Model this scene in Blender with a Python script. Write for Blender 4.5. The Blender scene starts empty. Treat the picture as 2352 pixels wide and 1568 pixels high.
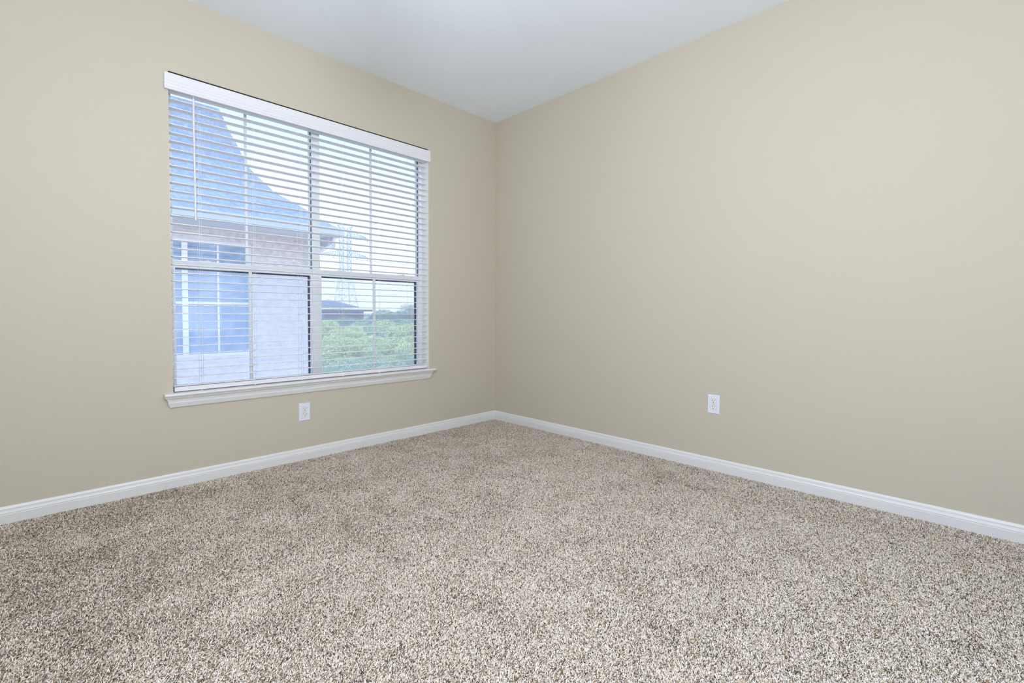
import bpy, bmesh, math, random
import numpy as np
from mathutils import Matrix, Vector

scene = bpy.context.scene
COL = scene.collection
random.seed(7)

# ------------------------------------------------------------------ camera
R_ = Vector((0.705987, -0.708217, 0.003348))
U_ = Vector((0.017225, 0.021896, 0.999612))
F_ = Vector((0.708015, 0.705653, -0.027657))
cd = bpy.data.cameras.new('camera')
cam = bpy.data.objects.new('camera', cd)
COL.objects.link(cam)
m = Matrix.Identity(4)
for i in range(3):
    m[i][0] = R_[i]; m[i][1] = U_[i]; m[i][2] = -F_[i]
m[0][3], m[1][3], m[2][3] = -2.97174, -3.18727, 0.97995
cam.matrix_world = m
cd.sensor_fit = 'HORIZONTAL'
cd.sensor_width = 36.0
cd.lens = 1070.6086 * 36.0 / 2352.0
cd.shift_y = -(784.0 - 750.684) / 2352.0
cd.clip_start = 0.05
cd.clip_end = 2000
scene.camera = cam

# ------------------------------------------------------------------ colour management
scene.view_settings.view_transform = 'Standard'
scene.view_settings.look = 'None'
scene.view_settings.exposure = 0.05
scene.view_settings.gamma = 1.0
scene.view_settings.use_curve_mapping = False
scene.cycles.use_denoising = True
scene.cycles.max_bounces = 8
scene.cycles.diffuse_bounces = 6
scene.cycles.transparent_max_bounces = 16
scene.cycles.sample_clamp_indirect = 6.0

# ------------------------------------------------------------------ sky
SKY = 2.0
world = bpy.data.worlds.new('sky')
scene.world = world
world.use_nodes = True
nt = world.node_tree
nt.nodes.clear()
tc = nt.nodes.new('ShaderNodeTexCoord')
sp = nt.nodes.new('ShaderNodeSeparateXYZ')
rp = nt.nodes.new('ShaderNodeValToRGB')
bg = nt.nodes.new('ShaderNodeBackground')
wo = nt.nodes.new('ShaderNodeOutputWorld')
nt.links.new(tc.outputs['Generated'], sp.inputs[0])
nt.links.new(sp.outputs['Z'], rp.inputs[0])
nt.links.new(rp.outputs[0], bg.inputs[0])
nt.links.new(bg.outputs[0], wo.inputs[0])
el = rp.color_ramp.elements
el[0].position = 0.0; el[0].color = (0.275, 0.29, 0.30, 1)
el[1].position = 1.0; el[1].color = (0.48, 0.67, 1.0, 1)
for p_, c_ in ((0.20, (0.275, 0.29, 0.30)), (0.30, (0.225, 0.265, 0.285)), (0.37, (0.19, 0.245, 0.275)), (0.52, (0.48, 0.61, 0.84))):
    e = el.new(p_); e.color = (*c_, 1)
bg.inputs[1].default_value = 2.2 * SKY

ZCEIL = 2.74
# ------------------------------------------------------------------ lamps
# unseen fill panels added behind the photographer, standing in for daylight
def area(name, loc, target, sx, sy, power, color):
    ld = bpy.data.lights.new(name, 'AREA')
    ld.shape = 'RECTANGLE'; ld.size = sx; ld.size_y = sy
    ld.energy = power; ld.color = color
    o = bpy.data.objects.new(name, ld); COL.objects.link(o)
    o.location = loc
    o.rotation_euler = (Vector(target) - Vector(loc)).to_track_quat('-Z', 'Y').to_euler()
    return o
area('doorway_fill', (-5.15, -3.15, 1.05), (-2.2, -1.9, 1.1), 0.9, 2.0, 27, (0.915, 0.955, 1.08))  # added fill panel at the doorway opening
area('back_window_fill', (-1.8, -4.75, 1.45), (-1.8, 0, 1.3), 1.5, 1.5, 8, (0.915, 0.955, 1.08))  # added fill panel outside the back wall opening
# photographer's flash, bounced off the ceiling
area('bounced_flash', (-3.35, -3.7, 1.5), (-1.75, -1.85, ZCEIL), 0.5, 0.5, 40, (0.915, 0.955, 1.14))
LAMP_POWER = 72
LAMP_COLOR = (0.93, 0.96, 1.04)

# ------------------------------------------------------------------ helpers
def mat(name, color, rough=0.6, spec=0.5, metallic=0.0):
    m = bpy.data.materials.new(name); m.use_nodes = True
    b = m.node_tree.nodes['Principled BSDF']
    b.inputs['Base Color'].default_value = (*color, 1)
    b.inputs['Roughness'].default_value = rough
    b.inputs['Specular IOR Level'].default_value = spec
    b.inputs['Metallic'].default_value = metallic
    return m

def noise_bump(m, scale, strength, dist=0.002, detail=3, col=None, colscale=3.0):
    t = m.node_tree; b = t.nodes['Principled BSDF']
    c = t.nodes.new('ShaderNodeTexCoord')
    n = t.nodes.new('ShaderNodeTexNoise'); n.inputs['Scale'].default_value = scale
    n.inputs['Detail'].default_value = detail
    bu = t.nodes.new('ShaderNodeBump'); bu.inputs['Strength'].default_value = strength
    bu.inputs['Distance'].default_value = dist
    t.links.new(c.outputs['Object'], n.inputs['Vector'])
    t.links.new(n.outputs['Fac'], bu.inputs['Height'])
    t.links.new(bu.outputs[0], b.inputs['Normal'])
    if col:
        n2 = t.nodes.new('ShaderNodeTexNoise'); n2.inputs['Scale'].default_value = colscale
        n2.inputs['Detail'].default_value = 5
        r = t.nodes.new('ShaderNodeValToRGB')
        r.color_ramp.elements[0].position = 0.3; r.color_ramp.elements[0].color = (*col[0], 1)
        r.color_ramp.elements[1].position = 0.7; r.color_ramp.elements[1].color = (*col[1], 1)
        t.links.new(c.outputs['Object'], n2.inputs['Vector'])
        t.links.new(n2.outputs['Fac'], r.inputs[0])
        t.links.new(r.outputs[0], b.inputs['Base Color'])
    return m

class MB:
    """collects shapes, then links them as ONE mesh object"""
    def __init__(s): s.v = []; s.f = []; s.sm = []
    def add(s, vs, fs, smooth=False):
        o = len(s.v); s.v += [tuple(p) for p in vs]
        s.f += [tuple(i + o for i in f) for f in fs]; s.sm += [smooth] * len(fs); return s
    def box(s, a, b):
        q = 0.00003 + 0.00015 * random.random()      # no two boxes share a face exactly
        x0, y0, z0 = (c - q for c in a); x1, y1, z1 = (c + q for c in b)
        vs = [(x0,y0,z0),(x1,y0,z0),(x1,y1,z0),(x0,y1,z0),(x0,y0,z1),(x1,y0,z1),(x1,y1,z1),(x0,y1,z1)]
        return s.add(vs, [(0,3,2,1),(4,5,6,7),(0,1,5,4),(1,2,6,5),(2,3,7,6),(3,0,4,7)])
    def tube(s, p, q, r, n=8, r2=None, cap=True, smooth=True):
        p = Vector(p); q = Vector(q); d = (q - p).normalized()
        a = d.orthogonal().normalized(); b = d.cross(a); r2 = r if r2 is None else r2
        vs = []
        for (c, rr) in ((p, r), (q, r2)):
            for k in range(n):
                t = 2 * math.pi * k / n
                vs.append(c + a * math.cos(t) * rr + b * math.sin(t) * rr)
        fs = [(k, (k + 1) % n, n + (k + 1) % n, n + k) for k in range(n)]
        s.add(vs, fs, smooth)
        if cap: s.add(vs, [tuple(range(n - 1, -1, -1)), tuple(range(n, 2 * n))])
        return s
    def path(s, pts, r, n=6):
        for i in range(len(pts) - 1): s.tube(pts[i], pts[i + 1], r, n, cap=True)
        return s
    def loft(s, rings, closed_ring=True, caps=True, smooth=False):
        n = len(rings[0]); vs = [p for rg in rings for p in rg]; fs = []
        for i in range(len(rings) - 1):
            for k in range(n if closed_ring else n - 1):
                a = i * n + k; b = i * n + (k + 1) % n
                fs.append((a, b, b + n, a + n))
        s.add(vs, fs, smooth)
        if caps:
            s.add(rings[0], [tuple(range(n - 1, -1, -1))]); s.add(rings[-1], [tuple(range(n))])
        return s
    def build(s, name, material, parent=None, bevel=0.0, loc=None, seg=2):
        me = bpy.data.meshes.new(name)
        off = Vector(loc) if loc else Vector((0, 0, 0))
        me.from_pydata([tuple(Vector(p) - off) for p in s.v], [], s.f)
        me.polygons.foreach_set('use_smooth', s.sm)
        bm = bmesh.new(); bm.from_mesh(me)
        bmesh.ops.remove_doubles(bm, verts=bm.verts, dist=1e-5)
        bmesh.ops.recalc_face_normals(bm, faces=bm.faces)
        bm.to_mesh(me); bm.free()
        me.materials.append(material)
        o = bpy.data.objects.new(name, me); COL.objects.link(o)
        if parent is not None:
            o.parent = parent
            o.location = off - parent_world(parent)
        else: o.location = off
        if bevel:
            b = o.modifiers.new('bevel', 'BEVEL'); b.width = bevel; b.segments = seg; b.limit_method = 'ANGLE'
            b.angle_limit = math.radians(35)
        return o

def parent_world(p):
    v = Vector((0, 0, 0))
    while p is not None: v += p.location; p = p.parent
    return v

def tag(o, label=None, cat=None, group=None, kind=None):
    if label: o['label'] = label
    if cat: o['category'] = cat
    if group: o['group'] = group
    if kind: o['kind'] = kind
    return o

def empty(name, loc, label, cat, group=None):
    o = bpy.data.objects.new(name, None); COL.objects.link(o); o.location = loc
    o.empty_display_size = 0.1
    return tag(o, label, cat, group)

def struct(o, label=None):
    o['kind'] = 'structure'
    if label: o['label'] = label
    return o

# ------------------------------------------------------------------ materials
WALL = (0.56, 0.52, 0.42)
M = {}
M['wall'] = noise_bump(mat('wall_paint', WALL, 0.55, 0.3), 70, 0.22, 0.002, 4)
M['ceiling'] = noise_bump(mat('ceiling_paint', (0.87, 0.935, 1.0), 0.8, 0.2), 50, 0.15, 0.002, 3)
M['trim'] = noise_bump(mat('trim_paint', (0.75, 0.75, 0.74), 0.32, 0.5), 30, 0.03, 0.001)
M['blind'] = noise_bump(mat('blind_vinyl', (0.78, 0.785, 0.81), 0.38, 0.5), 40, 0.02, 0.001)
M['vinyl'] = noise_bump(mat('window_vinyl', (0.86, 0.90, 0.92), 0.35, 0.5), 40, 0.02, 0.001)
M['slat'] = noise_bump(mat('slat_vinyl', (0.95, 0.95, 0.955), 0.38, 0.5), 40, 0.02, 0.001)
t_ = M['slat'].node_tree; o_ = t_.nodes['Material Output']; b_ = t_.nodes['Principled BSDF']
x_ = t_.nodes.new('ShaderNodeMixShader'); l_ = t_.nodes.new('ShaderNodeBsdfTranslucent'); l_.inputs[0].default_value = (0.96, 0.96, 0.97, 1)
x_.inputs[0].default_value = 0.2
t_.links.new(b_.outputs[0], x_.inputs[1]); t_.links.new(l_.outputs[0], x_.inputs[2]); t_.links.new(x_.outputs[0], o_.inputs[0])
M['cord'] = mat('white_cord', (0.86, 0.87, 0.88), 0.7)
M['plate'] = noise_bump(mat('outlet_plate_plastic', (0.78, 0.81, 0.92), 0.3, 0.5), 20, 0.01, 0.001)
M['socket'] = noise_bump(mat('outlet_socket_plastic', (0.84, 0.84, 0.76), 0.3, 0.5), 20, 0.01, 0.001)
M['slot'] = mat('outlet_slot_black', (0.01, 0.01, 0.01), 0.6)
M['steel'] = mat('screw_steel', (0.45, 0.45, 0.45), 0.35, 0.5, 1.0)
M['bronze'] = mat('dark_screen_frame', (0.02, 0.025, 0.035), 0.5)
M['jamb'] = noise_bump(mat('jamb_paint', (0.88, 0.87, 0.83), 0.4), 30, 0.03, 0.001)
M['seal'] = mat('grey_pile_seal', (0.20, 0.25, 0.31), 0.8)
M['gap_shade'] = noise_bump(mat('valance_gap_shade', (0.035, 0.032, 0.03), 0.9), 20, 0.1)  # near-black colour stands for the shade above the valance
M['gutter'] = noise_bump(mat('gutter_white', (0.50, 0.53, 0.58), 0.5), 8, 0.05)
M['soffit'] = noise_bump(mat('soffit_paint', (0.60, 0.60, 0.64), 0.6), 8, 0.05)
M['nwin'] = noise_bump(mat('far_window_trim', (0.72, 0.71, 0.80), 0.5), 8, 0.05)
M['steelgrey'] = noise_bump(mat('galvanised_steel', (0.40, 0.51, 0.57), 0.6), 3, 0.05)
M['wire'] = mat('cable_aluminium', (0.42, 0.46, 0.50), 0.6)
M['bark'] = noise_bump(mat('bark', (0.16, 0.13, 0.11), 0.9), 10, 0.4, 0.02)
M['frosted'] = mat('frosted_glass', (0.9, 0.9, 0.88), 0.4)

def pane_mat():
    m = bpy.data.materials.new('window_glass'); m.use_nodes = True
    t = m.node_tree; t.nodes.clear()
    o = t.nodes.new('ShaderNodeOutputMaterial'); mx = t.nodes.new('ShaderNodeMixShader')
    tr = t.nodes.new('ShaderNodeBsdfTransparent'); gl = t.nodes.new('ShaderNodeBsdfGlossy')
    fr = t.nodes.new('ShaderNodeFresnel'); fr.inputs['IOR'].default_value = 1.45
    tr.inputs[0].default_value = (0.96, 0.985, 1.0, 1); gl.inputs['Roughness'].default_value = 0.0
    t.links.new(fr.outputs[0], mx.inputs[0]); t.links.new(tr.outputs[0], mx.inputs[1])
    t.links.new(gl.outputs[0], mx.inputs[2]); t.links.new(mx.outputs[0], o.inputs[0])
    return m
M['glass'] = pane_mat()

def screen_mat():
    """woven insect screen: fine pale mesh, mostly open"""
    m = bpy.data.materials.new('insect_screen_mesh'); m.use_nodes = True
    t = m.node_tree; t.nodes.clear()
    o = t.nodes.new('ShaderNodeOutputMaterial'); mx = t.nodes.new('ShaderNodeMixShader')
    tr = t.nodes.new('ShaderNodeBsdfTransparent')
    df = t.nodes.new('ShaderNodeBsdfDiffuse'); df.inputs[0].default_value = (0.62, 0.66, 0.74, 1)
    tl = t.nodes.new('ShaderNodeBsdfTranslucent'); tl.inputs[0].default_value = (0.62, 0.66, 0.74, 1)
    a = t.nodes.new('ShaderNodeMixShader'); a.inputs[0].default_value = 0.6
    t.links.new(df.outputs[0], a.inputs[1]); t.links.new(tl.outputs[0], a.inputs[2])
    c = t.nodes.new('ShaderNodeTexCoord'); n = t.nodes.new('ShaderNodeTexNoise')
    n.inputs['Scale'].default_value = 60; n.inputs['Detail'].default_value = 4
    mr = t.nodes.new('ShaderNodeMapRange'); mr.inputs[3].default_value = 0.30; mr.inputs[4].default_value = 0.42
    t.links.new(c.outputs['Object'], n.inputs['Vector']); t.links.new(n.outputs['Fac'], mr.inputs[0])
    t.links.new(mr.outputs[0], mx.inputs[0])
    t.links.new(tr.outputs[0], mx.inputs[1]); t.links.new(a.outputs[0], mx.inputs[2])
    t.links.new(mx.outputs[0], o.inputs[0])
    return m
M['screen'] = screen_mat()

def brick_mat(name, c1, c2, mortar, scale, w=0.5, h=0.25, ms=0.02, rot=(0, 0, 0)):
    m = bpy.data.materials.new(name); m.use_nodes = True
    t = m.node_tree; b = t.nodes['Principled BSDF']; b.inputs['Roughness'].default_value = 0.85
    c = t.nodes.new('ShaderNodeTexCoord'); mp = t.nodes.new('ShaderNodeMapping')
    mp.inputs['Rotation'].default_value = rot
    br = t.nodes.new('ShaderNodeTexBrick')
    br.inputs['Color1'].default_value = (*c1, 1); br.inputs['Color2'].default_value = (*c2, 1)
    br.inputs['Mortar'].default_value = (*mortar, 1); br.inputs['Scale'].default_value = scale
    br.inputs['Mortar Size'].default_value = ms; br.inputs['Brick Width'].default_value = w
    br.inputs['Row Height'].default_value = h
    n = t.nodes.new('ShaderNodeTexNoise'); n.inputs['Scale'].default_value = 12; n.inputs['Detail'].default_value = 6
    mx = t.nodes.new('ShaderNodeMix'); mx.data_type = 'RGBA'; mx.blend_type = 'MULTIPLY'; mx.inputs[0].default_value = 1.0
    mr_ = t.nodes.new('ShaderNodeMapRange'); mr_.inputs[1].default_value = 0.3; mr_.inputs[2].default_value = 0.7; mr_.inputs[3].default_value = 0.72; mr_.inputs[4].default_value = 1.0
    t.links.new(c.outputs['Object'], mp.inputs[0]); t.links.new(mp.outputs[0], br.inputs['Vector'])
    t.links.new(c.outputs['Object'], n.inputs['Vector'])
    t.links.new(br.outputs['Color'], mx.inputs[6]); t.links.new(n.outputs['Fac'], mr_.inputs[0]); t.links.new(mr_.outputs[0], mx.inputs[7])
    t.links.new(mx.outputs[2], b.inputs['Base Color'])
    return m
M['brick'] = brick_mat('facade_brick', (0.76, 0.66, 0.68), (0.69, 0.61, 0.65), (0.74, 0.68, 0.71), 4.0, 1.0, 0.34, 0.03, (math.pi / 2, 0, 0))
M['shingle'] = brick_mat('roof_shingle', (0.32, 0.355, 0.44), (0.265, 0.30, 0.385), (0.21, 0.24, 0.32), 6.0, 0.5, 0.7, 0.02)
M['nglass'] = noise_bump(mat('far_window_glass', (0.16, 0.24, 0.42), 0.15, 0.9), 3, 0.1, 0.01, col=((0.14, 0.23, 0.42), (0.30, 0.40, 0.58)), colscale=5)
M['housewall'] = noise_bump(mat('far_house_wall', (0.30, 0.25, 0.30), 0.8), 2, 0.1)
M['houseroof'] = noise_bump(mat('far_house_roof', (0.13, 0.13, 0.18), 0.8), 2, 0.1)
M['palemetal'] = noise_bump(mat('pale_metal_roof', (0.9, 0.88, 0.86), 0.5), 2, 0.1)
M['ground'] = noise_bump(mat('lawn', (0.3, 0.36, 0.3), 0.95), 0.4, 0.3, 0.05, col=((0.38, 0.42, 0.38), (0.52, 0.53, 0.52)), colscale=0.15)

def leaf_mat(name, c1, c2, c3):
    m = bpy.data.materials.new(name); m.use_nodes = True
    t = m.node_tree; b = t.nodes['Principled BSDF']; b.inputs['Roughness'].default_value = 0.7
    g = t.nodes.new('ShaderNodeNewGeometry'); r = t.nodes.new('ShaderNodeValToRGB')
    e = r.color_ramp.elements; e[0].color = (*c1, 1); e[1].color = (*c3, 1)
    k = e.new(0.5); k.color = (*c2, 1)
    t.links.new(g.outputs['Random Per Island'], r.inputs[0]); t.links.new(r.outputs[0], b.inputs['Base Color'])
    return m
M['leaf_bright'] = leaf_mat('bright_leaves', (0.28, 0.36, 0.17), (0.55, 0.60, 0.24), (0.88, 0.86, 0.36))
M['leaf_mid'] = leaf_mat('mid_leaves', (0.20, 0.28, 0.17), (0.38, 0.48, 0.26), (0.60, 0.68, 0.38))
M['leaf_dark'] = leaf_mat('dark_leaves', (0.14, 0.20, 0.15), (0.24, 0.31, 0.20), (0.36, 0.43, 0.28))

# ------------------------------------------------------------------ room shell
ZC = 2.74
X0, Y0 = -4.7, -4.25                      # far sides of the room, behind the camera
WX0, WX1, WZ0, WZ1 = -2.469, -0.743, 0.53, 2.3148   # window opening
TH = 0.17
w = MB()
w.box((X0 - TH, 0, -0.2), (WX0, TH, ZC + 0.2)); w.box((WX1, 0, -0.2), (TH, TH, ZC + 0.2))
w.box((WX0, 0, -0.2), (WX1, TH, WZ0 - 0.02)); w.box((WX0, 0, WZ1), (WX1, TH, ZC + 0.2))
struct(w.build('wall_left', M['wall']), 'cream painted wall holding the window with the white blind')
struct(MB().box((0, Y0 - TH, -0.2), (TH, 0, ZC + 0.2)).build('wall_right', M['wall']), 'plain cream painted wall with one outlet, right of the corner')
# wall with the open doorway, behind the camera
w = MB()
w.box((X0 - TH, Y0, -0.2), (X0, -3.65, ZC + 0.2)); w.box((X0 - TH, -2.75, -0.2), (X0, 0, ZC + 0.2)); w.box((X0 - TH, -3.65, 2.05), (X0, -2.75, ZC + 0.2))
struct(w.build('wall_doorway', M['wall']))
w = MB()
w.box((X0 - TH, Y0 - TH, -0.2), (-2.6, Y0, ZC + 0.2)); w.box((-1.0, Y0 - TH, -0.2), (0, Y0, ZC + 0.2))
w.box((-2.6, Y0 - TH, -0.2), (-1.0, Y0, 0.65)); w.box((-2.6, Y0 - TH, 2.25), (-1.0, Y0, ZC + 0.2))
struct(w.build('wall_back', M['wall']))
struct(MB().box((X0, Y0, ZC), (0, 0, ZC + 0.15)).build('ceiling', M['ceiling']), 'smooth white ceiling with a cool tint')

# floor backing below the pile
fm = mat('carpet_backing', (0.20, 0.165, 0.13), 0.95, 0.1)
noise_bump(fm, 400, 0.6, 0.003, 4, col=((0.20, 0.16, 0.13), (0.42, 0.36, 0.30)), colscale=300)
struct(MB().box((X0 - TH, Y0 - TH, -0.15), (0, 0, -0.009)).build('floor', fm), 'room floor covered by speckled beige carpet')

# ------------------------------------------------------------------ carpet pile
def carpet():
    rng = np.random.default_rng(3)
    s = 0.0028
    nx = int(-X0 / s); ny = int(-Y0 / s)
    gx, gy = np.meshgrid(np.arange(nx), np.arange(ny))
    x = X0 + (gx.ravel() + rng.random(nx * ny)) * s
    y = Y0 + (gy.ravel() + rng.random(nx * ny)) * s
    fwd = (x + 2.9717) * 0.708 + (y + 3.1873) * 0.7057
    keep = (fwd > 0.75) & (x > -3.95) & (y > -4.1) & (x < -0.012) & (y < -0.012)
    x = x[keep]; y = y[keep]; n = len(x)
    # pile direction drifts in broad patches
    def patch(k, seed):
        r = np.random.default_rng(seed); v = np.zeros(n)
        for _ in range(14):
            a = r.random() * 6.283; f = k * (0.5 + r.random() * 1.6); p = r.random() * 6.283
            v += np.sin((x * np.cos(a) + y * np.sin(a)) * f + p)
        return v / 3.7
    ba = patch(4.0, 1) * 0.35 + patch(14.0, 2) * 0.5
    ang = ba + rng.normal(0, 1.5, n)
    lean = np.clip(1.02 + 0.10 * patch(9.0, 5) + rng.normal(0, 0.24, n), 0.3, 1.4)
    L = 0.0055 + rng.random(n) * 0.0030
    w0 = 0.0009 + rng.random(n) * 0.0006
    dx = np.cos(ang); dy = np.sin(ang)
    wa = ang + math.pi / 2 + rng.normal(0, 0.5, n)
    wx = np.cos(wa) * w0; wy = np.sin(wa) * w0
    zb = -0.0095 + rng.random(n) * 0.003
    lx = np.sin(lean) * L; lz = np.cos(lean) * L
    zb = zb + 0.0025
    co = np.empty((n, 4, 3), np.float32)
    ex = x + dx * lx; ey = y + dy * lx; ez = zb + lz
    for k, (px, py, pz, s_) in enumerate(((x, y, zb, -1), (x, y, zb, 1), (ex, ey, ez, 0.75), (ex, ey, ez, -0.75))):
        co[:, k, 0] = np.minimum(px + wx * s_, -0.004); co[:, k, 1] = np.minimum(py + wy * s_, -0.004); co[:, k, 2] = pz
    me = bpy.data.meshes.new('carpet_pile')
    me.vertices.add(n * 4); me.vertices.foreach_set('co', co.ravel())
    me.loops.add(n * 4); me.loops.foreach_set('vertex_index', np.arange(n * 4, dtype=np.int32))
    me.polygons.add(n); me.polygons.foreach_set('loop_start', (np.arange(n) * 4).astype(np.int32))
    me.update()
    m = bpy.data.materials.new('carpet_fibre'); m.use_nodes = True
    t = m.node_tree; b = t.nodes['Principled BSDF']
    b.inputs['Roughness'].default_value = 0.85; b.inputs['Specular IOR Level'].default_value = 0.15
    g = t.nodes.new('ShaderNodeNewGeometry'); r = t.nodes.new('ShaderNodeValToRGB')
    r.color_ramp.interpolation = 'CONSTANT'
    e = r.color_ramp.elements
    stops = [(0.0, (0.84, 0.785, 0.70)), (0.33, (0.76, 0.695, 0.59)), (0.54, (0.65, 0.575, 0.455)),
             (0.66, (0.56, 0.40, 0.24)), (0.745, (0.34, 0.235, 0.14)), (0.83, (0.13, 0.10, 0.07)), (0.915, (0.045, 0.038, 0.03))]
    e[0].position = 0; e[0].color = (*stops[0][1], 1)
    e[1].position = stops[-1][0]; e[1].color = (*stops[-1][1], 1)
    for p, c in stops[1:-1]:
        k = e.new(p); k.color = (*c, 1)
    # half the fibres take the colour of their yarn clump, and the mix drifts in broad patches
    tc_ = t.nodes.new('ShaderNodeTexCoord'); vo = t.nodes.new('ShaderNodeTexVoronoi'); vo.inputs['Scale'].default_value = 230
    sx = t.nodes.new('ShaderNodeSeparateColor'); nz = t.nodes.new('ShaderNodeTexNoise'); nz.inputs['Scale'].default_value = 7; nz.inputs['Detail'].default_value = 4
    t.links.new(tc_.outputs['Object'], vo.inputs['Vector']); t.links.new(tc_.outputs['Object'], nz.inputs['Vector']); t.links.new(vo.outputs['Color'], sx.inputs[0])
    def mth(op, a_, b_=None, c_=None):
        q = t.nodes.new('ShaderNodeMath'); q.operation = op
        for k_, v_ in enumerate((a_, b_, c_)):
            if v_ is None: continue
            if isinstance(v_, (int, float)): q.inputs[k_].default_value = v_
            else: t.links.new(v_, q.inputs[k_])
        return q.outputs[0]
    rnd = g.outputs['Random Per Island']
    pick = mth('GREATER_THAN', mth('FRACT', mth('MULTIPLY', rnd, 173.3)), 0.5)
    mixf = t.nodes.new('ShaderNodeMix'); t.links.new(pick, mixf.inputs[0]); t.links.new(rnd, mixf.inputs[2]); t.links.new(sx.outputs[0], mixf.inputs[3])
    fac = mth('MULTIPLY_ADD', mth('SUBTRACT', nz.outputs['Fac'], 0.5), 0.32, mixf.outputs[0])
    t.links.new(fac, r.inputs[0]); t.links.new(r.outputs[0], b.inputs['Base Color'])
    me.materials.append(m)
    o = bpy.data.objects.new('carpet_pile', me); COL.objects.link(o)
    tag(o, 'speckled beige and brown frieze carpet pile covering the whole floor', 'carpet', kind='stuff')
carpet()

# ------------------------------------------------------------------ baseboards
BP = [(0, -0.009), (0.0135, -0.009), (0.0135, 0.0405), (0.0115, 0.0425), (0.0118, 0.0440), (0.0128, 0.0455), (0.0125, 0.0480), (0.0105, 0.0515),
      (0.0095, 0.0560), (0.0082, 0.0580), (0.0085, 0.0600), (0.0080, 0.0660), (0.0062, 0.0715), (0.0040, 0.0752), (0, 0.0765)]
def base(name, side, label=None):
    b = MB()
    if side == 'left':   rings = [[(X0, -d, z) for d, z in BP], [(-0.0 - d, -d, z) for d, z in BP]]
    if side == 'right':  rings = [[(-d, Y0, z) for d, z in BP], [(-d, -0.0 - d, z) for d, z in BP]]
    if side == 'back':   rings = [[(X0, Y0 + d, z) for d, z in BP], [(0, Y0 + d, z) for d, z in BP]]
    if side == 'door':   rings = [[(X0 + d, -2.70, z) for d, z in BP], [(X0 + d, 0, z) for d, z in BP]]
    b.loft(rings); return struct(b.build(name, M['trim']), label)
base('baseboard_left', 'left', 'white moulded baseboard under the window wall')
base('baseboard_right', 'right', 'white moulded baseboard along the plain right wall')
base('baseboard_back', 'back'); base('baseboard_doorway', 'door')

# ------------------------------------------------------------------ window
def window_part(mb, name, material, parent, **k): return mb.build(name, material, parent, **k)
win = bpy.data.objects.new('window_1', None); COL.objects.link(win); win.location = (-1.606, 0.0, 0.53)
struct(win, 'white twin single hung window behind the white blind')
YF = 0.10
# white painted jamb liners of the opening
j = MB()
j.box((WX0, 0.0008, WZ0), (WX0 + 0.001, YF, WZ1)); j.box((WX1 - 0.001, 0.0008, WZ0), (WX1, YF, WZ1));
window_part(j, 'jamb_liner', M['jamb'], win)
window_part(MB().box((WX0 + 0.001, 0.0008, WZ1 - 0.0035), (WX1 - 0.001, YF, WZ1 - 0.0015)), 'gap_shade_strip', M['gap_shade'], win)  # dark strip painting the shade in the gap over the valance
f = MB()
f.box((WX0, YF, WZ0), (WX0 + 0.025, TH, WZ1)); f.box((-0.768, YF, WZ0), (WX1, TH, WZ1))
f.box((WX0, YF, WZ1 - 0.022), (WX1, TH, WZ1)); f.box((WX0, YF, WZ0 - 0.02), (WX1, TH, WZ0 + 0.012))
window_part(f, 'window_frame', M['vinyl'], win, bevel=0.0015)
f = MB()
f.box((-1.645, YF, WZ0 + 0.01), (-1.592, TH, WZ1 - 0.02))
for gx in (-1.634, -1.626, -1.6185, -1.611, -1.603): f.box((gx - 0.0022, YF - 0.0010, WZ0 + 0.01), (gx + 0.0022, YF, WZ1 - 0.02))
window_part(f, 'mullion', M['vinyl'], win, bevel=0.0006)
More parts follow.
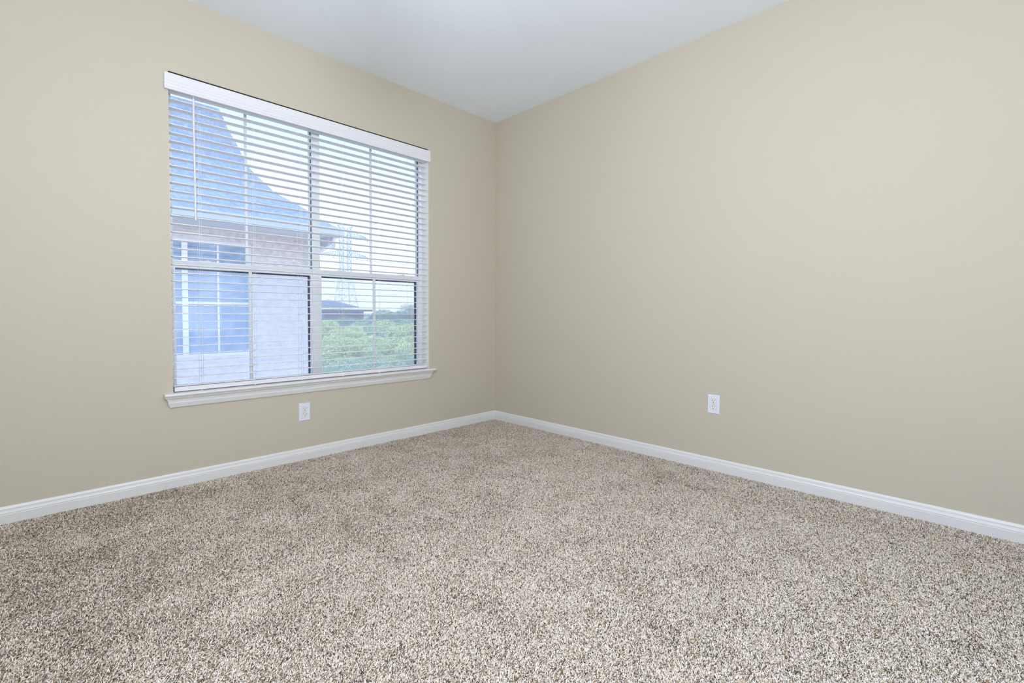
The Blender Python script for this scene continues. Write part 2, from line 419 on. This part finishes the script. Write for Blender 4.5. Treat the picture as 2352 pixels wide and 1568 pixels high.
for (a, b, mx) in ((WX0 + 0.025, -1.645, -2.046), (-1.592, -0.768, -1.178)):
    zm = 1.2665
    s = MB()   # upper sash, outer track
    s.box((a, 0.135, zm - 0.02), (a + 0.008, 0.158, WZ1 - 0.02)); s.box((b - 0.006, 0.135, zm - 0.02), (b, 0.158, WZ1 - 0.02))
    s.box((a, 0.135, WZ1 - 0.032), (b, 0.158, WZ1 - 0.02)); s.box((a, 0.135, zm - 0.018), (b, 0.158, zm + 0.02))
    us = window_part(s, 'upper_sash', M['vinyl'], win, bevel=0.001)
    window_part(MB().box((a + 0.006, 0.1445, zm), (b - 0.004, 0.1485, WZ1 - 0.03)), 'glass_pane', M['glass'], us)
    window_part(MB().box((mx - 0.008, 0.139, zm + 0.015), (mx + 0.008, 0.153, WZ1 - 0.03)), 'muntin', M['vinyl'], us, bevel=0.003)
    s = MB()   # lower sash, inner track
    s.box((a, 0.108, WZ0 + 0.01), (a + 0.012, 0.130, zm)); s.box((b - 0.009, 0.108, WZ0 + 0.01), (b, 0.130, zm))
    s.box((a, 0.106, 1.2435), (b, 0.132, 1.2885)); s.box((a, 0.108, WZ0 + 0.01), (b, 0.130, WZ0 + 0.0195))
    s.box((a, 0.1045, 1.2825), (b, 0.106, 1.2885))
    ls = window_part(s, 'lower_sash', M['vinyl'], win, bevel=0.001)
    window_part(MB().box((a + 0.008, 0.1175, WZ0 + 0.015), (b - 0.006, 0.1215, 1.25)), 'glass_pane', M['glass'], ls)
    window_part(MB().box((mx + 0.002, 0.112, WZ0 + 0.015), (mx + 0.021, 0.127, 1.25)), 'muntin', M['vinyl'], ls, bevel=0.003)
    # tilt latches and lock on the meeting rail
    for lx in (a + 0.16, b - 0.16):
        l = MB(); l.box((lx - 0.03, 0.106, 1.2885), (lx + 0.03, 0.126, 1.2935)); l.box((lx + 0.008, 0.108, 1.2935), (lx + 0.024, 0.122, 1.297))
        window_part(l, 'sash_latch', M['blind'], ls, bevel=0.001)
    sc = MB()
    sc.box((a, 0.150, WZ0 + 0.01), (a + 0.012, 0.160, 1.2465)); sc.box((b - 0.012, 0.136, WZ0 + 0.01), (b, 0.160, 1.2465))
    sc.box((a, 0.1385, 1.2365), (b, 0.160, 1.2465)); sc.box((a, 0.150, WZ0 + 0.010), (b, 0.160, WZ0 + 0.014))
    sf = window_part(sc, 'screen_frame', M['bronze'], win)
    window_part(MB().add([(a + .01, 0.1555, WZ0 + .012), (b - .01, 0.1555, WZ0 + .012), (b - .01, 0.1555, 1.24), (a + .01, 0.1555, 1.24)], [(0, 1, 2, 3)]), 'insect_screen', M['screen'], sf)

sl_ = MB(); sl_.box((-1.6458, 0.1125, 1.292), (-1.6452, 0.1335, WZ1 - 0.023))
window_part(sl_, 'weather_seal', M['seal'], win)
sl_ = MB(); sl_.box((-0.7688, 0.1125, 1.292), (-0.7682, 0.1335, WZ1 - 0.023))
window_part(sl_, 'weather_seal', M['seal'], win)
# stool and apron
st = MB()
prof = [(-0.030, 0.511), (-0.036, 0.514), (-0.038, 0.5205), (-0.036, 0.527), (-0.030, 0.530), (0.0, 0.530), (0.0, 0.511)]
st.loft([[(-2.512, y, z) for y, z in prof], [(-0.688, y, z) for y, z in prof]])
st.box((WX0, 0.0, 0.511), (WX1, YF, 0.530))
sill = st.build('trim_1', M['trim'], bevel=0.0015)
struct(sill, 'white window stool and moulded apron under the blind')
ap = MB()
AP = [(0.027, 0.511), (0.0265, 0.5045), (0.0225, 0.500), (0.0185, 0.494), (0.0165, 0.487), (0.0150, 0.479), (0.0160, 0.4765), (0.0150, 0.471), (0.0115, 0.459), (0.0090, 0.4505), (0.0060, 0.448), (0.0, 0.448)]
xl, xr = -2.473, -0.748
ring = []
for d, z in AP:
    e_ = d * 1.35 if d > 0 else 0
    ring.append([(xl - e_, 0, z), (xl - e_, -d, z), (xr + e_, -d, z), (xr + e_, 0, z)])
ring[-1] = [(xl - 0.006, 0, 0.448), (xl - 0.006, -0.001, 0.448), (xr + 0.006, -0.001, 0.448), (xr + 0.006, 0, 0.448)]
ap.loft(ring, closed_ring=True)
ap.build('apron', M['trim'], sill)

# ------------------------------------------------------------------ venetian blind
bl = empty('window_blind', (-1.606, 0.0, 0.53), 'white two inch venetian blind hanging open in the window', 'blind')
BX0, BX1 = WX0 + 0.006, WX1 - 0.006
hr = MB().box((BX0, 0.006, 2.262), (BX1, 0.062, 2.304))
hr.build('headrail', M['blind'], bl, bevel=0.002)
# moulded valance in front of the wall, a little wider than the opening
VP = [(0.004, 2.211), (0.000, 2.213), (0.0, 2.221), (0.0022, 2.2235), (0.0005, 2.226), (0.0, 2.240), (0.0024, 2.2425), (0.0008, 2.245), (0.0008, 2.255), (0.003, 2.2575),
      (0.0015, 2.260), (0.001, 2.292), (0.0005, 2.2985), (0.002, 2.301), (0.012, 2.301), (0.012, 2.211)]
v = MB(); v.loft([[(-2.487, -0.016 + d, z) for d, z in VP], [(-0.734, -0.016 + d, z) for d, z in VP]])
v.build('valance', M['blind'], bl)
# slats
def slat_mesh():
    n = 8; top = []; bot = []
    for k in range(n + 1):
        t = k / n * 2 - 1; y = 0.0245 * t; z = 0.0016 * (1 - t * t)
        top.append((y, z + 0.0019)); bot.append((y, z - 0.0019))
    ringp = top + bot[::-1]
    b = MB(); b.loft([[(BX0 + 0.002, y, z) for y, z in ringp], [(BX1 - 0.002, y, z) for y, z in ringp]], smooth=False)
    return b
ZS = [2.2165 - 0.04591 * k for k in range(36)] + [0.5655]
SY = 0.035
sl0 = slat_mesh().build('slat', M['slat'], bl, loc=(0, 0, 0))
for i, z in enumerate(ZS):
    o = sl0 if i == 0 else sl0.copy()
    if i: COL.objects.link(o); o.parent = bl
    o.location = Vector((0, SY, z)) - bl.location
    o.rotation_euler = (-0.022 + random.uniform(-0.008, 0.008), 0, random.uniform(-0.0006, 0.0006))
# bottom rail, its right end lifted a little off the sill
br = MB()
pr_ = [(0.0095, 0.5345), (0.0085, 0.5365), (0.0085, 0.557), (0.0100, 0.5595), (0.0600, 0.5595), (0.0615, 0.557), (0.0615, 0.5365), (0.0605, 0.5345)]
br.loft([[(BX0 + 0.004, y, z) for y, z in pr_], [(BX1 - 0.004, y, z + 0.0022) for y, z in pr_]])
rail = br.build('bottom_rail', M['blind'], bl, bevel=0.001)
LX = [-2.330, -2.045, -1.760, -1.473, -1.188, -0.905]
for x in LX:
    c = MB()
    for dx_, yy in ((-0.0, SY - 0.0262), (0.0, SY + 0.0262)): c.tube((x, yy, 0.555), (x, yy, 2.265), 0.00085, 5)
    c.tube((x + 0.011, SY - 0.0258, 0.558), (x + 0.011, SY - 0.0258, 2.265), 0.0006, 5)
    for z in ZS: c.tube((x, SY - 0.0262, z - 0.0032), (x, SY + 0.0262, z - 0.0032), 0.0006, 4)
    c.build('ladder_cord', M['cord'], bl)
    b = MB(); b.tube((x, 0.0090, 0.5375), (x, 0.0060, 0.5375), 0.0055, 12); b.tube((x, 0.035, 0.535), (x, 0.035, 0.5318), 0.0075, 12)
    b.build('cord_button', M['blind'], rail)
# tilt wand hanging near the left end
wd = MB()
wd.tube((-2.352, -0.006, 2.196), (-2.350, -0.006, 1.520), 0.0048, 6, smooth=False)
wd.tube((-2.350, -0.006, 1.520), (-2.350, -0.006, 1.508), 0.0060, 10)
wd.path([(-2.352, -0.006, 2.195), (-2.352, -0.004, 2.212), (-2.352, 0.004, 2.222), (-2.352, 0.012, 2.265)], 0.0016)
wd.build('tilt_wand', M['blind'], bl)

# ------------------------------------------------------------------ outlets
def outlet(loc, rotz, label):
    t = empty('electrical_outlet', (0, 0, 0), label, 'outlet', 'duplex outlets on the walls')
    p = MB(); W_, H_ = 0.0365, 0.0595
    p.loft([[(-W_, 0, -H_), (W_, 0, -H_), (W_, 0, H_), (-W_, 0, H_)],
            [(-W_, -0.0022, -H_), (W_, -0.0022, -H_), (W_, -0.0022, H_), (-W_, -0.0022, H_)],
            [(-W_ + .003, -0.0055, -H_ + .003), (W_ - .003, -0.0055, -H_ + .003), (W_ - .003, -0.0055, H_ - .003), (-W_ + .003, -0.0055, H_ - .003)]])
    p.build('cover_plate', M['plate'], t, bevel=0.0008)
    for zc in (0.0195, -0.0195):
        pts = []
        for k in range(24):
            a = 2 * math.pi * k / 24; x = 0.0172 * math.cos(a); z = 0.0172 * math.sin(a)
            pts.append((x, max(-0.0135, min(0.0135, z))))
        s = MB(); s.loft([[(x, -0.004, zc + z) for x, z in pts], [(x, -0.0068, zc + z) for x, z in pts]])
        so = s.build('socket', M['socket'], t, bevel=0.0005)
        g = MB(); pts2 = [(x * 1.07, z * 1.08) for x, z in pts]
        g.loft([[(x, -0.0040, zc + z) for x, z in pts2], [(x, -0.0057, zc + z) for x, z in pts2]])
        g.build('socket_gap', mat_gap, so)
        h = MB()
        h.box((-0.0077, -0.0071, zc + 0.0005), (-0.0053, -0.006, zc + 0.0095)); h.box((0.0055, -0.0071, zc + 0.0015), (0.0075, -0.006, zc + 0.0090))
        h.tube((0, -0.0071, zc - 0.0065), (0, -0.006, zc - 0.0065), 0.0028, 14)
        h.build('slot', M['slot'], so)
    s = MB(); s.tube((0, -0.0050, 0), (0, -0.0068, 0), 0.0029, 14, r2=0.0022)
    s.build('screw', M['steel'], t)
    t.location = loc; t.rotation_euler = (0, 0, rotz)
    return t
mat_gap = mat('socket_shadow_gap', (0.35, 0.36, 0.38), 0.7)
outlet((-1.748, 0, 0.3195), 0.0, 'white duplex outlet on the window wall below the sill')
outlet((0, -2.024, 0.4165), -math.pi / 2, 'white duplex outlet alone on the plain right wall')

# ------------------------------------------------------------------ unseen pendant, added as fill light just above the frame
LPX, LPY, LPZ = -2.4, -2.1, 2.06
lt = empty('pendant_fill', (LPX, LPY, ZC), 'unseen frosted globe pendant added as fill light for the room', 'lamp')
MB().tube((LPX, LPY, ZC), (LPX, LPY, ZC - 0.025), 0.065, 24).build('canopy', M['trim'], lt)
MB().tube((LPX, LPY, ZC - 0.025), (LPX, LPY, LPZ + 0.13), 0.007, 10).build('rod', M['steel'], lt)
MB().tube((LPX, LPY, LPZ + 0.145), (LPX, LPY, LPZ + 0.11), 0.03, 20, 0.045).build('socket_cap', M['steel'], lt)
rings = []
for k in range(15):
    a = -math.pi / 2 + 0.02 + (math.pi - 0.42) * k / 14
    rings.append([(LPX + 0.13 * math.cos(a) * math.cos(q * math.pi / 16), LPY + 0.13 * math.cos(a) * math.sin(q * math.pi / 16), LPZ + 0.13 * math.sin(a)) for q in range(32)])
MB().loft(rings, smooth=True).build('globe_shade', M['frosted'], lt)
bb = M['frosted'].node_tree.nodes['Principled BSDF']; bb.inputs['Emission Color'].default_value = (*LAMP_COLOR, 1); bb.inputs['Emission Strength'].default_value = LAMP_POWER

# ------------------------------------------------------------------ outside: ground
GZ = -6.2
struct(MB().box((-150, 0.6, GZ - 0.5), (500, 400, GZ)).build('ground', M['ground']))
# ------------------------------------------------------------------ neighbouring building
nb = empty('apartment_building', (-2.0, 8.5, GZ), 'brick apartment block with steep shingle roof filling the left panes', 'building')
wl = MB()
wx0, wx1, wz0, wz1 = -3.2, -0.34, 0.24, 2.21
wl.box((-6, 6.0, GZ), (wx0, 6.25, 2.6)); wl.box((wx1, 6.0, GZ), (0.70, 6.25, 2.6)); wl.box((wx0, 6.0, GZ), (wx1, 6.25, wz0)); wl.box((wx0, 6.0, wz1), (wx1, 6.25, 2.6))
wl.box((0.45, 6.25, GZ), (0.70, 11.0, 2.6)); wl.box((-6, 10.75, GZ), (0.45, 11.0, 2.6))
wl.build('wall', M['brick'], nb)
hip = [(1.10, 5.50, 2.60), (0.98, 5.60, 2.66), (0.85, 5.90, 2.82), (0.74, 6.10, 2.96), (0.62, 6.30, 3.09), (0.52, 6.50, 3.21), (0.40, 6.70, 3.32), (0.30, 6.85, 3.43),
       (0.12, 7.20, 3.76), (0.03, 7.40, 3.95), (-0.02, 7.60, 4.20), (-0.08, 7.90, 4.57), (-0.14, 8.20, 4.90), (-0.23, 8.50, 5.39)]
rf = MB()
XL = -6.5
vs = []; fs = []
n = len(hip)
for (x, y, z) in hip: vs += [(XL, y, z), (x, y, z), (x, 17 - y, z), (XL, 17 - y, z)]
for i in range(n - 1):
    a = i * 4; b = a + 4
    fs += [(a, a + 1, b + 1, b), (a + 1, a + 2, b + 2, b + 1), (a + 2, a + 3, b + 3, b + 2), (a + 3, a, b, b + 3)]
fs.append((0, 3, 2, 1))
rf.add(vs, fs); rf.build('roof', M['shingle'], nb)
g = MB(); g.box((XL, 5.44, 2.475), (1.12, 5.56, 2.60)); g.box((1.02, 5.50, 2.475), (1.14, 11.5, 2.60)); g.box((XL, 5.425, 2.575), (1.135, 5.445, 2.605))
g.build('gutter', M['gutter'], nb)
g = MB(); g.box((XL, 5.5, 2.44), (1.08, 11.4, 2.47)); g.build('soffit', M['soffit'], nb)
MB().box((0.90, 5.65, 2.26), (1.04, 6.3, 2.44)).build('eave_return', M['soffit'], nb)
dn = MB(); dn.path([(0.98, 5.55, 2.45), (0.97, 5.62, 2.30), (0.76, 5.90, 2.14), (0.73, 5.95, 2.02), (0.73, 5.95, GZ)], 0.035, 8); dn.build('downspout', M['nwin'], nb)
wf = MB()
wf.box((wx0, 6.03, wz0), (wx1, 6.10, wz0 + 0.05)); wf.box((wx0, 6.03, wz1 - 0.04), (wx1, 6.10, wz1)); wf.box((wx1 - 0.05, 6.03, wz0), (wx1, 6.10, wz1)); wf.box((wx0, 6.03, wz0), (wx0 + 0.05, 6.10, wz1))
for (x, hw) in ((-1.33, 0.04), (-2.3, 0.04), (-0.85, 0.014), (-1.82, 0.014)): wf.box((x - hw, 6.035 if hw > .02 else 6.06, wz0), (x + hw, 6.10, wz1))
wf.box((wx0, 6.045, 1.13), (wx1, 6.10, 1.17))
nw = wf.build('window', M['nwin'], nb)
MB().box((wx0, 6.085, wz0), (wx1, 6.095, wz1)).build('pane', M['nglass'], nw)

# ------------------------------------------------------------------ transmission tower
TX, TY = 70.0, 150.0
tw = empty('transmission_tower', (TX, TY, GZ), 'tall lattice steel transmission tower rising behind the far house', 'tower')
def hw(z):   # half width of the mast
    return 1.38 if z > 15.8 else 1.38 + (15.8 - z) * 0.125
lv = [30.2, 27.6, 25.2, 23.0, 20.9, 18.6, 16.2, 13.2, 9.6, 5.4, 0.4, GZ]
mst = MB()
for i in range(len(lv) - 1):
    z0, z1 = lv[i], lv[i + 1]; a, b = hw(z0), hw(z1)
    c0 = [(TX + sx * a, TY + sy * a, z0) for sx, sy in ((-1, -1), (1, -1), (1, 1), (-1, 1))]
    c1 = [(TX + sx * b, TY + sy * b, z1) for sx, sy in ((-1, -1), (1, -1), (1, 1), (-1, 1))]
    for k in range(4):
        mst.tube(c0[k], c1[k], 0.11, 4); mst.tube(c0[k], c0[(k + 1) % 4], 0.06, 4)
        mst.tube(c0[k], c1[(k + 1) % 4], 0.06, 4); mst.tube(c0[(k + 1) % 4], c1[k], 0.06, 4)
mst.build('mast', M['steelgrey'], tw)
def arm(zb, half, name):
    a = MB()
    for s in (-1, 1):
        tip = Vector((TX + s * half, TY, zb + 0.15)); r = 1.38
        lows = [Vector((TX + s * r, TY + q * r, zb)) for q in (-1, 1)]; ups = [Vector((TX + s * r, TY + q * r, zb + 2.0)) for q in (-1, 1)]
        for p in lows + ups: a.tube(p, tip, 0.09, 4)
        for k in range(1, 8):
            t0, t1 = (k - 1) / 8, k / 8
            for q in (0, 1):
                a.tube(lows[q].lerp(tip, t0), ups[q].lerp(tip, t1), 0.05, 4); a.tube(lows[q].lerp(tip, t1), ups[q].lerp(tip, t1), 0.05, 4)
            a.tube(lows[0].lerp(tip, t0), lows[1].lerp(tip, t1), 0.05, 4)
    return a.build(name, M['steelgrey'], tw)
arm(27.3, 8.1, 'crossarm'); arm(20.6, 8.2, 'crossarm')
pk = MB()
for s in (-1, 1):
    for q in (-1, 1):
        pk.tube((TX + s * 1.38, TY + q * 1.38, 28.6), (TX + s * 2.7, TY, 30.9), 0.07, 4); pk.tube((TX + s * 1.38, TY + q * 1.38, 30.2), (TX + s * 2.7, TY, 30.9), 0.07, 4)
pk.tube((TX - 2.7, TY, 30.9), (TX + 2.7, TY, 30.9), 0.07, 4); pk.build('shield_wire_bracket', M['steelgrey'], tw)
att = []
for (zb, half) in ((27.3, 8.1), (20.6, 8.2)):
    for dx_ in (-half, -half * 0.5, half * 0.5, half):
        x = TX + dx_
        MB().tube((x, TY, zb + 0.1), (x, TY, zb - 1.0), 0.09, 6).build('insulator_string', M['steelgrey'], tw)
        att.append((x, TY, zb - 1.0))
for i, (x, y, z) in enumerate(att):
    up = 'upper' if z > 22 else 'lower'; side = ['left outer', 'left inner', 'right inner', 'right outer'][i % 4]
    for (ex, ey, ez, sag, wh) in ((x + 150, 20.0, z + 6, 5.0, 'towards the room'), (x + 260, 330.0, z - 2, 9.0, 'to the horizon')):
        pts = []
        for k in range(25):
            t = k / 24
            pts.append((x + (ex - x) * t, y + (ey - y) * t, z + (ez - z) * t - 4 * sag * t * (1 - t)))
        o = MB().path(pts, 0.028, 4).build('power_line', M['wire'])
        tag(o, 'power line from the tower\'s %s arm, %s point, running %s' % (up, side, wh), 'power line', 'power lines strung from the lattice tower')

# ------------------------------------------------------------------ far house
hs = empty('far_house', (26.0, 62.0, GZ), 'distant hip roofed house in front of the lattice tower base', 'house')
h = MB(); h.add([(22.5, 60, 1.98), (28.95, 60, 1.98), (28.95, 66, 1.98), (22.5, 66, 1.98), (26.0, 63, 3.0)], [(0, 1, 4), (1, 2, 4), (2, 3, 4), (3, 0, 4), (0, 3, 2, 1)])
h.box((22.0, 59.9, 1.78), (29.1, 66.2, 1.99)); h.box((20.0, 59.0, 1.28), (30.7, 67, 1.55)); h.build('roof', M['houseroof'], hs)
MB().box((21.0, 60.3, GZ), (30.0, 66, 1.3)).build('wall', M['housewall'], hs)
h = MB(); h.box((23.0, 60.28, 0.1), (24.2, 60.34, 1.0)); h.build('window', M['nglass'], hs)
# pale carport roof below, in the right lower pane
cp = empty('carport', (13.1, 29.2, GZ), 'pale flat carport roof low in front of the trees', 'carport')
MB().add([(12.0, 30.5, -2.95), (13.8, 30.3, -2.95), (12.7, 27.6, -3.05), (11.4, 27.8, -3.05), (12.0, 30.5, -3.1), (13.8, 30.3, -3.1), (12.7, 27.6, -3.2), (11.4, 27.8, -3.2)],
         [(0, 1, 2, 3), (7, 6, 5, 4), (0, 4, 5, 1), (1, 5, 6, 2), (2, 6, 7, 3), (3, 7, 4, 0)]).build('roof', M['palemetal'], cp)
for (x, y) in ((12.1, 30.2), (13.5, 30.1), (12.5, 27.9), (11.6, 28.0)): MB().tube((x, y, -3.1), (x, y, GZ), 0.05, 8).build('post', M['nwin'], cp)

# ------------------------------------------------------------------ trees
def tree_meshes(seed, nleaf, leaf):
    """one crown mesh of leaf tufts gathered on lobes, unit radius 1, and a trunk"""
    rng = np.random.default_rng(seed)
    lobes = [(rng.normal(0, 0.42), rng.normal(0, 0.42), rng.uniform(-0.35, 0.55), rng.uniform(0.32, 0.55)) for _ in range(13)]
    P = []
    for k in range(nleaf):
        lx, ly, lz, lr = lobes[k % len(lobes)]
        d = rng.normal(0, 1, 3); d /= np.linalg.norm(d); d[2] = abs(d[2]) * 0.9 if rng.random() < 0.75 else d[2]
        r = lr * (0.82 + rng.random() * 0.25)
        P.append((lx + d[0] * r, ly + d[1] * r, (lz + d[2] * r) * 0.85))
    vs = []; fs = []
    for i, p in enumerate(P):
        a = rng.normal(0, 1, 3); a /= np.linalg.norm(a); b = np.cross(a, rng.normal(0, 1, 3)); b /= np.linalg.norm(b)
        s = leaf * (0.6 + rng.random() * 0.8); p = np.array(p)
        o = len(vs); vs += [tuple(p + a * s), tuple(p + b * s * 0.7), tuple(p - a * s), tuple(p - b * s * 0.7)]; fs.append((o, o + 1, o + 2, o + 3))
    me = bpy.data.meshes.new('crown'); me.from_pydata(vs, [], fs)
    return me
CR = [tree_meshes(s, 22000, 0.020) for s in (11, 12, 13)]
CRS = tree_meshes(14, 2600, 0.024)
trunk = MB()
trunk.tube((0, 0, 0), (0.02, 0, 0.5), 0.06, 8, 0.045); trunk.tube((0.02, 0, 0.5), (0, 0, 1.0), 0.045, 8, 0.02)
for k in range(6):
    a = k * 1.05; trunk.tube((0.02, 0, 0.45 + k * 0.05), (0.28 * math.cos(a), 0.28 * math.sin(a), 0.85 + 0.02 * k), 0.02, 5, 0.006)
tr0 = trunk.build('trunk', M['bark'], None)
TRUNK = tr0.data; bpy.data.objects.remove(tr0)
crown_cache = {}
def tree(x, y, top, rad, kind, ci, label, sparse=False):
    t = empty('tree', (x, y, GZ), label, 'tree', 'trees beyond the window')
    key = (kind, ci, sparse)
    if key not in crown_cache:
        me = (CRS if sparse else CR[ci]).copy(); me.materials.append(M[kind]); crown_cache[key] = me
    c = bpy.data.objects.new('crown', crown_cache[key]); COL.objects.link(c); c.parent = t
    h = top - GZ; c.location = (0, 0, h - rad * 0.80); c.scale = (rad, rad, rad * 0.95); c.rotation_euler = (0, 0, random.uniform(0, 6.28))
    k = bpy.data.objects.new('trunk', TRUNK); COL.objects.link(k); k.parent = t
    k.scale = (h * 0.9, h * 0.9, h * 0.8)
    return t
T = [  # x, y, top, radius, leaf, crown, label
 (16.2, 40, 0.75, 2.6, 'leaf_bright', 0, 'bright green round tree at the left edge, below the far house'),
 (20.2, 42, 0.15, 3.2, 'leaf_mid', 1, 'mid green tree standing below the far house eave'),
 (24.6, 43, 0.25, 3.3, 'leaf_bright', 2, 'light green tree in the middle of the lower right pane'),
 (27.0, 41, 0.1, 2.6, 'leaf_dark', 0, 'dark green tree beside the right sash edge'),
 (13.6, 32, -0.6, 2.4, 'leaf_bright', 1, 'near light green tree just right of the window mullion'),
 (17.0, 33, -0.8, 2.7, 'leaf_bright', 2, 'near light green tree left of the lower muntin'),
 (20.4, 33, -0.7, 2.6, 'leaf_bright', 0, 'near light green tree right of the lower muntin'),
 (11.8, 26.5, -1.9, 2.0, 'leaf_mid', 2, 'lowest bushy tree behind the pale carport roof'),
 (14.6, 27, -2.0, 2.1, 'leaf_mid', 0, 'low bushy tree in front of the lower muntin'),
 (17.4, 27, -1.9, 2.1, 'leaf_mid', 1, 'low bushy tree near the right sash edge'),
 (38.6, 70, 1.75, 4.2, 'leaf_dark', 1, 'dark rounded tree on the skyline right of the far house'),
 (35.0, 72, 0.9, 3.8, 'leaf_dark', 2, 'dark low tree between the far house and the skyline tree'),
 (42.4, 71, 1.7, 3.6, 'leaf_dark', 0, 'dark skyline tree left of the tall thin crown'),
 (46.8, 72, 2.1, 4.2, 'leaf_dark', 1, 'dark skyline tree at the right edge of the window'),
 (31.5, 58, 0.4, 3.4, 'leaf_dark', 0, 'dark tree at the right end of the far house'),
 (26.0, 55, 0.55, 3.0, 'leaf_dark', 2, 'dark tree hiding the walls of the far house'),
 (37.0, 58, 0.1, 3.6, 'leaf_mid', 1, 'mid green tree below the dark skyline trees'),
]
for a in T: tree(*a)
tree(43.6, 69, 2.9, 2.4, 'leaf_dark', 0, 'thin airy crown standing tallest on the skyline at right', True)
